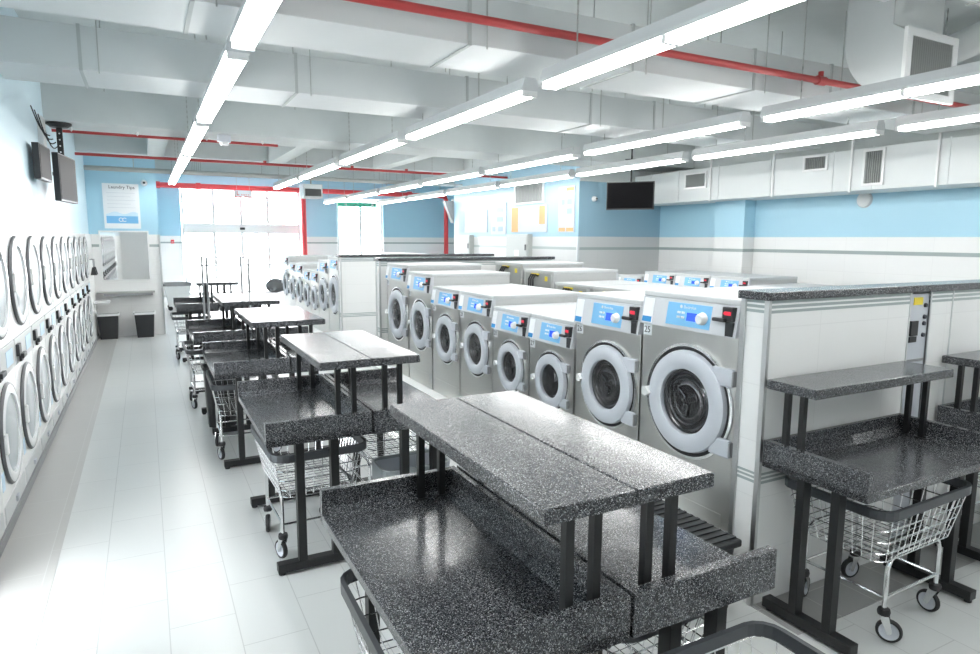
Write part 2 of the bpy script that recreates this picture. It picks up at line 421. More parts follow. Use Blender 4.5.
grille('wall_vent', 'tall narrow vent on the wall duct above the round white disc', (8.298, 5.23, 2.88), 0.28, 0.46, FX, 8)
# elbow duct with big grille
t = thing('elbow_duct', 'curved white duct outlet with a dark grille at upper right', 'duct', (5.76, 3.25, 3.12))
b = MB(); pts = [(0.0, 0.0)]
for i in range(0, 13):
    a = -PI/2+PI/2*i/12; pts.append((0.02+0.48*math.cos(a), 0.5+0.5*math.sin(a)))
pts += [(0.5, 0.875), (0.10, 0.875), (0.10, 0.55), (0.0, 0.48)]
b.poly(pts, 'x', -0.34, 0.34); b.build('duct_body', DUCTW, t)
b = MB()
for x in (-0.352, 0.34):
    b.poly([(p[0], p[1]) for p in pts], 'x', x, x+0.012)
b.build('duct_side', DUCT, t)
b = MB(); b.box(-0.36, 0.36, -0.03, 0, -0.03, 0.03).box(-0.36, 0.36, -0.03, 0, 0.44, 0.50).box(-0.36, -0.29, -0.03, 0, 0.03, 0.44).box(0.29, 0.36, -0.03, 0, 0.03, 0.44)
b.build('outlet_frame', WHITE, t)
MB().box(-0.29, 0.29, -0.008, 0.0, 0.03, 0.44).build('outlet_back', DARKG, t)
b = MB()
for i in range(20): b.box(-0.28+i*0.0295, -0.274+i*0.0295, -0.024, -0.008, 0.03, 0.44)
b.build('outlet_slats', GREYM, t)
t = thing('ceiling_plenum', 'broad white ceiling duct at the top right edge', 'duct', (6.8, 2.3, 3.72))
MB().box(-2.3, 2.19, -0.55, 0.6, 0, 0.275, 0.01).build('duct_body', DUCTW, t)
b = MB()
for x in (-1.2, 0.6): b.box(x-0.01, x+0.01, -0.565, 0.615, -0.012, 0.0)
b.build('duct_seam', GREYM, t)
t = thing('round_duct', 'flexible white duct branching to the grille outlet', 'duct', (6.75, 3.35, 3.8))
b = MB(); b.tube([(0.0, -0.42, -0.0), (0.06, 0.0, -0.01), (0.3, 0.5, -0.03), (0.8, 0.9, -0.05), (1.4, 1.0, -0.05)], 0.14, 14); b.build('duct_body', DUCTW, t, smooth=True)
FD = Matrix(((1, 0, 0, 0), (0, -1, 0, 0), (0, 0, -1, 0), (0, 0, 0, 1)))
grille('ceiling_vent', 'ceiling vent with dark slats between the two grey ducts', (2.85, 5.3, 4.0), 0.5, 0.3, FD, 10, vertical=False)
grille('ceiling_vent', 'small slatted ceiling vent left of the curved outlet', (4.85, 3.5, 4.0), 0.36, 0.3, FD, 9)
t = thing('ceiling_panel', 'white drop panel hung between the near duct and the curved outlet', 'panel', (4.95, 3.1, 3.86))
MB().box(-0.4, 0.5, -0.35, 0.35, 0, 0.05, 0.008).build('panel', WHITEP, t)
b = MB()
for x in (-.35, .45):
    for y in (-.3, .3): b.tube([(x, y, 0.05), (x, y, 0.14)], .006, 5)
b.build('hanger_rod', GREYM, t)
# red pipes
t = thing('sprinkler_pipe', 'dark red sprinkler pipe crossing in front of the nearest duct', 'pipe', (1.1, 3.82, 3.3))
b = MB(); b.tube([(-2.02, 0.02, 0.0), (0, 0, 0), (7.88, -0.02, 0.0)], 0.028, 12); b.build('pipe', REDPIPE, t, smooth=True)
b = MB(); b.tube([(3.0+1.05, -0.01, 0), (3.1+1.05, -0.01, 0)], 0.038, 12).tube([(4.10, -0.01, 0), (4.10, -0.01, 0.075)], 0.022, 8); b.build('pipe_fitting', REDPIPE, t, smooth=True)
b = MB()
for x in (0.1, 2.2, 4.6, 7.0): b.tube([(x, -.01, 0.02), (x, -.01, 0.7)], .005, 5).tube([(x, -.04, 0), (x, -.01, .032), (x, .02, 0)], .006, 5)
b.build('pipe_hanger', GREYM, t)
b = MB(); b.lathe([(0, -0.09), (0.02, -0.09), (0.022, -0.07), (0.008, -0.06), (0.01, -0.02)], 10, Matrix.Translation((6.3, -0.02, 0))); b.build('sprinkler_head', GREYM, t)
t = thing('thin_red_pipe', 'thin dark red pipe running under the concrete beam at left', 'pipe', (-0.9, 9.5, 3.2))
MB().tube([(0, 0, 0), (2.6, 0, 0)], 0.018, 10).build('pipe', REDPIPE, t, smooth=True)
b = MB()
for x in (0.2, 0.9, 1.7, 2.4): b.tube([(x, 0, 0), (x, 0, 0.05)], .02, 6)
b.build('pipe_clip', WHITE, t)
t = thing('thin_red_pipe', 'thin dark red pipe beyond the concrete beam, spanning the ceiling', 'pipe', (-0.9, 12.5, 3.26))
MB().tube([(0.0, 0, 0), (7.9, 0, 0)], 0.024, 10).build('pipe', REDPIPE, t, smooth=True)
b = MB()
for x in (1.6, 2.9, 4.5, 5.6, 7.0): b.tube([(x, 0, 0.0), (x, 0, 0.06)], .03, 6)
b.build('pipe_fitting', REDPIPE, t)
t = thing('fire_main_pipe', 'bright red pipe over the entrance with two vertical drops', 'pipe', (0.45, 23.5, 3.6))
MB().tube([(0, 0, 0), (4.0, 0, 0), (9.85, 0, -0.02), (9.96, 0, -0.06), (10.0, 0, -0.17), (10.0, 0, -3.6)], 0.085, 14).build('pipe', REDPIPE2, t, smooth=True)
MB().tube([(4.55, 0, -0.05), (4.55, 0, -3.6)], 0.085, 14).build('drop_pipe', REDPIPE2, t, smooth=True)
b = MB()
for x in (0.02, 1.2, 4.55, 8.5): b.tube([(x-.07, 0, 0), (x+.07, 0, 0)], .11, 14)
b.build('pipe_coupling', REDPIPE2, t)
for i in range(7):
    y = 14.2+i*0.55; z = 3.2+0.05*i
    o = thing('conduit', 'grey steel conduit running across the ceiling behind the far beam', 'conduit', (-0.9 if y < 14.6 else 0.3, y, z), 0, 'grey conduits on the far ceiling')
    MB().tube([(0, 0, 0), (6.7, 0, 0)], 0.03 if i % 2 else 0.045, 8).build('pipe', GREYM if i % 3 == 0 else DUCTW, o, smooth=True)
    b = MB()
    for x in (0.8, 3.1, 5.6): b.tube([(x, 0, 0), (x, 0, 0.75 - .05*i)], .006, 5)
    b.build('hanger_rod', GREYM, o)
# small box vent near red pipe
t = thing('vent_box', 'white box vent with a dark grille before the red drop pipe', 'vent', (3.85, 16.9, 2.96))
b = MB(); b.box(-0.24, 0.24, 0, 0.5, 0.0, 0.34, 0.01); b.build('box', DUCTW, t)
MB().box(-0.2, 0.2, -0.012, 0.0, 0.04, 0.22).build('grille', DARKG, t)
MB().tube([(0, 0.25, 0.34), (0, 0.25, 1.02)], 0.02, 6).build('hanger_rod', GREYM, t)
t = thing('emergency_light', 'small white emergency light under the concrete beam', 'light', (0.98, 9.2, 3.249))
b = MB(); b.box(-0.08, 0.08, -0.05, 0.05, -0.09, 0.0, .008); b.build('case', GREYPL, t)
b = MB(); b.lathe([(0, -.14), (.05, -.13), (.06, -.1), (.05, -.09)], 12); b.build('lens', WHITE, t)
b = MB(); b.box(-0.08, 0.08, 0.05, 0.12, -0.03, -0.01); b.build('bracket', GREYM, t)

# ------------------------------------------------------------------ fluorescent fixtures
def make_fixture():
    t = thing('tube_light', '', 'light')
    b = MB(); Lh = 2.45
    b.poly([(-0.068, 0.022), (0.068, 0.022), (0.068, 0.045), (0.045, 0.115), (-0.045, 0.115), (-0.068, 0.045)], 'y', 0, Lh)
    b.build('housing', HOUS, t)
    for y0 in (0.03, 1.24):
        for x in (-0.042, 0.042):
            q = MB().tube([(x, y0, 0), (x, y0+1.17, 0)], 0.016, 10).build('lamp_tube', TUBE, t, smooth=True)
    b = MB()
    for y in (0.0, 1.205, 2.415):
        b.box(-0.06, 0.06, y, y+0.03, -0.018, 0.022)
    b.build('tube_holder', WHITE, t)
    return t
fx = None
rows = [(0.55, 4.15, 2.65, range(-2, 4), 'left aisle'), (2.57, 4.17, 2.68, range(-2, 4), 'washer fronts'), (4.95, 4.28, 2.66, range(-2, 6), 'island'), (6.45, 3.95, 2.62, range(-2, 6), 'right aisle')]
ordn = ['behind the camera', 'nearest the camera', 'second nearest', 'third nearest', 'fourth nearest', 'fifth nearest', 'sixth nearest', 'seventh nearest']
rowname = ['double-tube light in the leftmost row', 'tube light in the row above the folding tables', 'tube light over the middle of the washer island', 'tube light in the rightmost row']
hang = []
for ri, (x, y0, p, rng, nm) in enumerate(rows):
    for i, k in enumerate(rng):
        lab = '%s, %s' % (rowname[ri], ordn[i])
        loc = (x, y0+k*p+0.08, 3.0)
        if fx is None: fx = make_fixture(); fx.location = loc; fx['label'] = lab; fx['group'] = 'tube lights in the rows'; o = fx
        else: o = dup(fx, loc, 0, lab)
        hang.append((o, loc))
for o, loc in hang:
    for yy in (0.35, 2.1):
        Y = loc[1]+yy; top = 4.0
        for a, b_, z in ((3.98, 4.65, 3.2), (5.98, 6.68, 3.2), (9.05, 9.88, 3.25), (13.0, 13.6, 3.36), (18.0, 18.6, 3.55)):
            if a <= Y <= b_: top = z
        if 1.75 < Y < 2.9 and loc[0] > 4.5: top = 3.72
        m = MB(); z = 0.115; k = 0
        while z < top-3.0-0.002:
            z2 = min(z+0.03, top-3.0)
            m.box(-0.006 if k % 2 else -0.0015, 0.006 if k % 2 else 0.0015, yy-(0.0015 if k % 2 else 0.006), yy+(0.0015 if k % 2 else 0.006), z, z2)
            z = z2; k += 1
        m.build('hanging_chain', GREYM, o)

# ------------------------------------------------------------------ dryers (stacked pairs along left wall)
# local frame: front at x=0 facing +x
def ring_m(x, y, z): return Matrix.Translation((x, y, z)) @ Matrix(((0, 0, 1, 0), (1, 0, 0, 0), (0, 1, 0, 0), (0, 0, 0, 1)))
def make_dryer():
    t = thing('stacked_dryer', '', 'dryer'); w = 0.415
    MB().box(-0.85, 0, -w+0.003, w-0.003, 0, 1.99, 0.004).build('cabinet', WHITE, t)
    for zc in (1.6, 0.6):
        MB().lathe([(0.268, 0.008), (0.272, 0.026), (0.305, 0.03), (0.335, 0.022), (0.345, 0.0)], 40, ring_m(0, 0, zc)).build('door', DRYRIM, t, smooth=True)
        dr = t.children[-1]
        MB().lathe([(0.345, 0.0), (0.352, 0.008), (0.345, 0.018), (0.336, 0.023)], 40, ring_m(0, 0, zc)).build('door_seal', DKRIM, dr, smooth=True)
        MB().lathe([(0, 0.026), (0.12, 0.025), (0.2, 0.02), (0.27, 0.012)], 40, ring_m(0, 0, zc)).build('door_glass', DRYGL, dr, smooth=True)
        MB().box(0.02, 0.042, -0.33, -0.285, zc-0.07, zc+0.07, 0.008).build('door_handle', WHITE, dr)
        MB().box(0.0, 0.02, 0.335, 0.37, zc-0.09, zc+0.09, 0.006).build('door_hinge', GREYPL, dr)
    b = MB(); b.box(0, 0.012, -0.4, 0.4, 1.0, 1.19, 0.004); b.build('control_panel', LIDM, t); cp = t.children[-1]
    b = MB(); b.box(0.012, 0.015, 0.05, 0.3, 1.04, 1.15); b.build('display_label', PALEB, cp)
    b = MB()
    b.box(0.012, 0.035, -0.40, -0.30, 1.06, 1.15, 0.004).box(0.03, 0.055, -0.36, -0.22, 1.04, 1.075, 0.004).box(0.012, 0.03, -0.29, -0.20, 1.005, 1.045, 0.004)
    b.build('coin_slot', BLKPL, t)
    b = MB(); b.box(0.0, 0.006, -0.38, 0.38, 0.08, 0.2); b.build('lint_panel', LIDM, t)
    MB().box(0.006, 0.02, -0.02, 0.05, 0.11, 0.15, 0.003).build('panel_latch', GREYPL, t)
    b = MB(); b.box(0.0, 0.003, -0.38, -0.30, 0.3, 0.42); b.build('service_sticker', PALEB, t)
    return t
dl = ['nearest the camera', 'second nearest', 'third nearest', 'fourth nearest', 'fifth nearest', 'sixth nearest', 'fifth from the mirror wall', 'fourth from the mirror wall', 'third from the mirror wall', 'second from the mirror wall', 'closest to the mirror wall']
dry = None
for i, k in enumerate(range(-1, 10)):
    lab = 'white stacked pair of dryers along the left wall, %s' % dl[i]
    loc = (-0.9, 5.39+0.84*k, 0)
    if dry is None: dry = make_dryer(); dry.location = loc; dry['label'] = lab; dry['group'] = 'stacked dryers along the left wall'
    else: dup(dry, loc, 0, lab)

# ------------------------------------------------------------------ washers; front at x=0 facing -x, base z=0
PL = 0.24
def rm(x, y, z): return Matrix.Translation((x, y, z)) @ FX
def make_washer(w, top, pz, dc, dr, depth=1.0, far=False):
    """top, pz, dc measured from the floor; plinth PL removed"""
    t = thing('washing_machine', '', 'washing machine'); top -= PL; pz -= PL; dc -= PL; h = w/2
    b = MB(); b.box(0.0, depth, -h+0.004, h-0.004, 0, pz, 0.003); b.build('cabinet', STEEL, t)
    b = MB(); b.box(0.03, depth, -h+0.004, h-0.004, pz, top-0.02); b.build('upper_cabinet', SIDEM, t)
    MB().box(0.0, depth+0.01, -h+0.002, h-0.002, top-0.02, top+0.015, 0.008).build('lid', LIDM, t)
    b = MB(); b.poly([(-0.028, pz), (0.03, pz), (0.03, top-0.02), (0.0, top-0.02)], 'y', -h+0.004, h-0.004); b.build('control_panel', CONSOLE, t); cp = t.children[-1]
    H = top-0.02-pz; sl = 0.028/H
    def fx_(z): return -0.028+sl*(z-pz)
    def plate(y0, y1, z0, z1, m, nm, par, e=0.003):
        q = MB(); q.poly([(fx_(z0)-e, z0), (fx_(z0)+0.004, z0), (fx_(z1)+0.004, z1), (fx_(z1)-e, z1)], 'y', y0, y1); return q.build(nm, m, par)
    plate(-0.25*w, 0.20*w, pz+0.12*H, pz+0.90*H, BLUEP, 'display_panel', cp, 0.003)
    plate(0.36*w, 0.475*w, pz+0.05*H, pz+0.95*H, PAPER, 'instruction_sticker', cp)
    plate(0.365*w, 0.47*w, pz+0.08*H, pz+0.28*H, BLUED, 'blue_sticker', cp, 0.005)
    plate(-0.115*w, -0.015*w, pz+0.32*H, pz+0.60*H, BLUES, 'display_screen', cp, 0.005)
    q = MB()
    for y in (0.01, 0.055): 
        for z in (0.38, 0.54):
            q.box(fx_(pz+z*H)-0.006, fx_(pz+z*H), y*w, (y+0.03)*w, pz+z*H, pz+(z+0.07)*H)
    q.build('panel_buttons', PAPER, cp)
    zk = pz+0.45*H
    MB().lathe([(0, 0.034), (0.022*w/0.7, 0.034), (0.028*w/0.7, 0.028), (0.032*w/0.7, 0.004), (0.036*w/.7, 0.0)], 20, rm(fx_(zk)-0.002, -0.175*w, zk)).build('dial_knob', WHITE, cp, smooth=True)
    if not far:
        q = MB(); q.lathe([(0, .001), (.010, .001), (.010, 0)], 12, rm(fx_(pz+.78*H)-.004, 0.055*w, pz+0.78*H)); q.build('logo', PAPER, cp)
        text('lettering', 'Electrolux', 0.024, PAPER, cp, FX, (fx_(pz+0.78*H)-0.005, 0.03*w, pz+0.775*H), 0.0005, 'LEFT')
    q = MB(); q.box(-0.035, 0.01, -0.47*w, -0.375*w, pz+0.50*H, pz+0.96*H, 0.005).box(-0.06, -0.03, -0.42*w, -0.31*w, pz+0.48*H, pz+0.60*H, 0.006)
    q.box(-0.03, 0.0, -0.47*w, -0.40*w, pz+0.02*H, pz+0.47*H, 0.003); q.build('coin_slot', BLKPL, cp); cs = cp.children[-1]
    q = MB(); q.poly([(-0.455*w, pz+0.70*H), (-0.40*w, pz+0.70*H), (-0.388*w, pz+0.76*H), (-0.40*w, pz+0.82*H), (-0.455*w, pz+0.82*H)], 'x', -0.038, -0.034); q.build('payment_display', REDP, cs)
    # door
    k = dr*0.96; Md = rm(0, -0.032, dc)
    b = MB(); b.lathe([(k*1.075, 0.0), (k*1.07, 0.012), (k*1.02, 0.014), (k*1.01, 0.0)], 48, Md)
    b.build('door_rim', CHROME, t, smooth=True)
    b = MB(); b.lathe([(k*1.012, 0.0), (k*1.012, 0.006), (k*0.93, 0.008)], 48, Md); b.build('door_gasket', RUBBER, t, smooth=True)
    b = MB(); b.lathe([(k*0.60, 0.004), (k*0.61, 0.034), (k*0.66, 0.042), (k*0.84, 0.042), (k*0.93, 0.034), (k*0.955, 0.012), (k*0.95, 0)], 48, Md)
    b.build('door', GREYPL, t, smooth=True); do = t.children[-1]
    b = MB()
    for s in (-1, 1):
        z0 = dc+s*k*0.62
        b.box(-0.028, -0.001, -0.028-k*1.08, -0.032-k*0.62, z0-k*0.16, z0+k*0.16, 0.008)
    b.build('door_hinge', GREYPL, do)
    b = MB()
    for s in (-1, 1):
        z0 = dc+s*k*0.62; b.box(-0.032, -0.002, -0.028-k*1.12, -0.028-k*1.08, z0-k*0.13, z0+k*0.13, 0.004)
    b.build('hinge_pin', MIDG, do)
    b = MB(); b.poly([(0.01+k*1.07, dc-k*0.07), (0.01+k*0.98, dc-k*0.10), (0.01+k*0.86, dc-k*0.02), (0.01+k*0.98, dc+k*0.10), (0.01+k*1.07, dc+k*0.07)], 'x', -0.055, -0.012)
    bmesh.ops.translate(b.bm, verts=b.bm.verts[:], vec=(0, -0.042, 0)); b.build('door_latch', WHITE, do)
    b = MB(); b.lathe([(0, 0.002), (k*0.3, 0.002), (k*0.31, 0.006), (k*0.33, 0.002), (k*0.42, 0.003), (k*0.44, 0.012), (k*0.46, 0.004), (k*0.5, 0.006), (k*0.52, 0.018), (k*0.55, 0.008), (k*0.60, 0.01)], 40, Md)
    b.build('drum', DRUM, do, smooth=True); 
    q = MB()
    for i in range(3):
        a = 2*PI*i/3+0.4
        q.box(k*0.05, k*0.29, -0.02, 0.02, 0.002, 0.016, 0.006, M=Md @ Matrix.Rotation(a, 4, 'Z'))
    q.build('drum_paddle', DRUM, do)
    b = MB(); b.lathe([(0, 0.034), (k*0.3, 0.032), (k*0.5, 0.028), (k*0.6, 0.02)], 40, Md); b.build('door_glass', WGLASS, do, smooth=True)
    b = MB(); b.box(-0.004, 0.0, -h+0.06, h-0.06, 0.02, 0.16); b.build('kick_panel', STEEL, t)
    b = MB()
    # rear hoses / label plate (seen over the lower machines)
    b.box(depth, depth+0.006, -h+0.06, h-0.06, 0.4, top-0.03); b.build('back_panel', GREYM, t); bp = t.children[-1]
    q = MB()
    for i in range(3):
        y = -0.1+i*0.05
        q.tube([(depth+0.006, y, top-0.06), (depth+0.05, y, top-0.045), (depth+0.09, y+0.01, top-0.10), (depth+0.10, y+0.02, top-0.35), (depth+.1, y+.02, .3)], 0.012, 8)
    q.build('hose', RUBBER, bp, smooth=True)
    q = MB(); q.box(depth+0.006, depth+0.009, h-0.2, h-0.14, top-0.12, top-0.06).box(depth+.006, depth+.03, -.13, .03, top-.05, top-.03); q.build('warning_label', YEL, bp)
    return t
S_ = dict(S=(0.64, 1.32, 1.13, 0.83, 0.235), M=(0.71, 1.41, 1.23, 0.885, 0.27), L=(0.72, 1.54, 1.335, 0.945, 0.30), X=(0.77, 1.61, 1.42, 0.995, 0.335))
proto = {}
def washer(kind, loc, rz, label, group, num=None, far=False):
    key = kind
    if key not in proto:
        w = make_washer(*S_[kind]); proto[key] = w; o = w
        w.location = loc; w.rotation_euler = (0, 0, rz); w['label'] = label; w['group'] = group
    else: o = dup(proto[key], loc, rz, label, group)
    return o
numbered = []
rowA = [('X', 2.815, 25), ('L', 3.57, 26), ('S', 4.27, 27), ('S', 4.92, 28), ('M', 5.60, 29), ('M', 6.32, 30), ('L', 7.06, 31), ('X', 7.83, 32)]
descA = {25: 'large stainless washer at the partition end, number 25 beside its console', 26: 'tall stainless washer with number 26, left of the largest near one',
         27: 'short stainless washer directly left of the washer marked 26', 28: 'short stainless washer, second to the left of the washer marked 26',
         29: 'medium stainless washer, fourth in the front row from the wall end', 30: 'medium stainless washer in the middle of the front row',
         31: 'tall stainless washer, second from the far white partition', 32: 'stainless washer touching the far white partition, end of the front row'}
for kd, y, n in rowA:
    o = washer(kd, (2.8, y, PL), 0, descA[n], 'front row of washing machines')
    numbered.append((o, kd, n))
rowB = [('X', 10.96), ('L', 11.72), ('S', 12.42), ('S', 13.08), ('M', 13.77), ('M', 14.50), ('L', 15.23)]
dB = ['nearest the gap in the partitions', 'second from the gap', 'third from the gap', 'fourth from the gap', 'third from the entrance', 'second from the entrance', 'closest to the entrance']
for (kd, y), s_ in zip(rowB, dB):
    washer(kd, (2.8, y, PL), 0, 'washer in the far group of front loaders, %s' % s_, 'far group of washing machines')
# back rows facing +x
AB = [('X', 7.88), ('L', 7.10), ('M', 6.35), ('M', 5.6), ('S', 4.9), ('S', 4.22), ('S', 3.54), ('S', 2.86)]
dA = ['nearest the far partition', 'second from the far partition', 'third from the far partition', 'fourth from the far partition', 'fifth from the far partition', 'third from the near partition', 'second from the near partition', 'next to the near partition']
for (kd, y), s_ in zip(AB, dA):
    washer(kd, (5.45, y, PL), PI, 'washer facing away behind the front row, %s' % s_, 'back row of washing machines')
for (kd, y), s_ in zip([('X', 11.0), ('L', 11.8), ('M', 12.6), ('X', 13.4), ('X', 14.25)], ['nearest the gap', 'second from the gap', 'in the middle', 'fourth from the gap', 'nearest the entrance']):
    washer(kd, (5.45, y, PL), PI, 'washer facing away in the far group, %s' % s_, 'back of the far washer group')
RW = [('S', 8.85), ('M', 8.10), ('M', 7.38), ('M', 6.66), ('S', 5.97), ('S', 5.31), ('S', 4.65), ('S', 3.99)]
dR = ['farthest, nearest the television wall', 'second from the television wall', 'third from the television wall', 'fourth from the television wall', 'fourth from the near end', 'third from the near end', 'second from the near end', 'at the near end']
for (kd, y), s_ in zip(RW, dR):
    washer(kd, (7.4, y, PL), 0, 'washer in the row along the right wall, %s' % s_, 'washers along the right wall')
for o, kd, n in numbered:
    w, top, pz, dc, dr = S_[kd]
    q = MB(); q.box(-0.002, 0.0, w/2-0.085, w/2-0.01, pz-PL-0.075, pz-PL-0.008); q.build('number_plate', PAPER, o)
    text('number', str(n), 0.058, INK, q and o.children[-1], FX, (-0.003, w/2-0.0475, pz-PL-0.042), 0.0005)
# plinths
def plinth(label, x0, x1, y0, y1):
    b = MB(); b.box(x0, x1, y0, y1, 0.003, PL-0.002, 0.006); return tag(b.build('plinth', WHITEP), label, 'plinth')
plinth('low white plinth under the near island of washers', 2.66, 5.58, 2.40, 8.39)
plinth('low white plinth under the far group of washers', 2.66, 5.58, 10.54, 15.7)
plinth('low white plinth under the washers along the right wall', 7.26, 8.7, 3.6, 9.3)

# partitions with counter tops
def partition(label, x0, x1, y0, y1, gap=None):
    t = thing('partition_wall', label, 'partition', (x0, y0, 0)); L = x1-x0; T = y1-y0
    spans = [(0.012, L)] if not gap else [(0.012, gap[0]-x0), (gap[1]-x0, L)]
    b = MB()
    for a, c in spans: b.box(a, c, 0.0, T, 0, 1.64)
    b.build('tiled_panel', W_PART, t)
    b = MB(); b.box(0, 0.02, -0.008, 0.02, 0, 1.64).box(0, 0.02, T-0.02, T+0.008, 0, 1.64)
    b.build('corner_trim', STEELV, t)
    if gap:
        b = MB(); b.box(gap[0]-x0-0.012, gap[0]-x0, -0.004, T, 0, 1.64).box(gap[1]-x0, gap[1]-x0+0.012, -0.004, T, 0, 1.64).box(gap[1]-x0+0.24, gap[1]-x0+0.25, -0.004, 0.0, 0, 1.64)
        b.build('edge_trim', ALU, t)
    return t
partition('white tiled partition at the near end of the washers', 2.755, 5.5, 2.225, 2.385, (3.99, 4.19))
partition('white tiled partition at the far end of the front washers', 2.755, 5.5, 8.40, 8.56)
partition('white tiled partition before the far group of washers', 2.755, 5.5, 10.37, 10.53)
def counter(label, x0, x1, y0, y1):
    b = MB(); b.box(x0, x1, y0, y1, 1.642, 1.684, 0.005); return tag(b.build('counter_top', GRAN), label, 'counter top')
counter('narrow speckled counter top capping the near partition', 2.735, 5.55, 2.205, 2.40)
counter('narrow speckled counter top capping the middle partition', 2.735, 5.55, 8.385, 8.58)
counter('narrow speckled counter top capping the farthest partition', 2.735, 5.55, 10.355, 10.55)
t = thing('service_panel', 'tall grey electrical panel with yellow label in the partition gap', 'electrical panel', (4.09, 2.232, 0))
MB().box(-0.099, 0.099, 0, 0.1, 0.1, 1.63).build('panel_body', GREYPL, t)
MB().box(-0.06, 0.03, -0.004, 0, 1.565, 1.61).build('warning_label', YEL, t)
b = MB(); b.box(-0.08, -0.01, -0.012, 0, 1.38, 1.47).box(-.08, -.01, -.008, 0, 1.34, 1.375); b.build('breaker_block', BLKPL, t)
b = MB()
for z in (1.56, 1.49, 1.45, 1.38): b.lathe([(0, .012), (.012, .012), (.014, 0)], 10, Matrix.Translation((.06, 0, z)) @ FY)
b.build('knob', INK, t)
b = MB(); b.box(-0.09, 0.09, -0.004, 0, 1.22, 1.235); b.build('panel_seam', MIDG, t)

# ------------------------------------------------------------------ folding tables
def make_table(L, name='folding_table'):
    """local: y 0 (near end)..L ; back edge x=0, open front at x=-0.61"""
    t = thing(name, '', 'folding table'); D = 0.61
    b = MB()
    b.box(-D, -0.006, 0, L, 0.787, 0.826, 0.004)                       # slab
    for y0, y1 in ((0, 0.035), (L-0.035, L)):                     # raised end walls with cut front corners
        b.poly([(-D, 0.79), (-0.006, 0.79), (-0.006, 0.926), (-D, 0.926)], 'y', y0, y1)
    b.poly([(-0.05, 0.82), (-0.006, 0.82), (-0.006, 0.926), (-0.03, 0.926), (-0.035, 0.86)], 'y', 0.035, L-0.035)   # back wall
    b.poly([(-0.085, 0.825), (-0.045, 0.825), (-0.035, 0.865)], 'y', 0.035, L-0.035)
    b.poly([(0.035, 0.825), (0.085, 0.825), (0.035, 0.855)], 'x', -D+0.02, -0.05)
    b.poly([(L-0.035, 0.825), (L-0.085, 0.825), (L-0.035, 0.855)], 'x', -D+0.02, -0.05)
    b.build('tray_top', GRAN, t)
    MB().box(-0.305, 0, 0.0, L, 1.195, 1.243, 0.006).build('upper_shelf', GRAN, t)
    for y in (0.06, L-0.06):
        for x in (-0.19, -0.095):
            b = MB(); b.box(x-0.014, x+0.014, y-0.014, y+0.014, 0.827, 1.194); b.box(x-0.03, x+0.03, y-0.02, y+0.02, 0.826, 0.834); b.build('shelf_post', BLACK, t)
    for y in (0.04, L-0.10):
        for x in (-0.42, -0.22):
            MB().box(x-0.024, x+0.024, y, y+0.055, 0.06, 0.786, 0.003).build('leg', BLACK, t)
        b = MB(); b.box(-0.565, -0.03, y-0.004, y+0.059, 0.018, 0.07, 0.004); b.build('foot_bar', BLACK, t); fb = t.children[-1]
        b = MB()
        for x in (-0.54, -0.06): b.lathe([(0, 0.0), (0.02, 0.0), (0.02, 0.018), (0, 0.018)], 10, Matrix.Translation((x, y+0.028, 0)))
        b.build('glide_foot', RUBBER, fb)
    b = MB(); b.box(-0.43, -0.40, 0.09, L-0.09, 0.755, 0.785).box(-0.23, -0.20, 0.09, L-0.09, 0.755, 0.785); b.build('under_frame', BLACK, t)
    return t
T0 = make_table(1.22)
tabs = [(1.186, 1.355, 'at the front of the picture'), (1.14, 3.64, 'in the second pair from the camera'), (1.055, 5.66, 'in the third pair from the camera'), (1.02, 7.62, 'in the fourth pair from the camera'), (0.99, 11.06, 'in the farthest pair, near the entrance')]
first = True
for xs, y, s_ in tabs:
    a = 'speckled granite folding table with upper shelf, left one %s' % s_
    c = 'speckled granite folding table with upper shelf, right one %s' % s_
    if first: T0.location = (xs-0.0008, y, 0); T0['label'] = a; T0['group'] = 'folding tables down the middle aisle'; first = False
    else: dup(T0, (xs-0.0008, y, 0), 0, a)
    dup(T0, (xs+0.0008, y+1.22, 0), PI, c)
# tables at the near partition: back against +y; local y axis -> +x... rotate -90deg: back edge faces +y
R1 = make_table(1.17)
R1.location = (2.755, 2.205, 0); R1.rotation_euler = (0, 0, -PI/2)
# rotation -90: local (x,y)->(y,-x): back x=0 -> y=2.19 ; front x=-.61 -> y=+.61 : mirror instead
for o in R1.children_recursive:
    me = o.data; me.transform(Matrix.Scale(-0.92, 4, (1, 0, 0))); me.flip_normals()
R1['label'] = 'granite folding table standing against the near white partition'; R1['group'] = 'folding tables along the near partition'
R1.rotation_euler = (0, 0, -PI/2)
# after mirroring: back edge x=0, front x=+0.61; rotated -90: (x,y)->(y,-x): front -> y-0.61, length along +x
dup(R1, (4.335, 2.205, 0), -PI/2, 'granite folding table at the right picture edge, partly cut off')

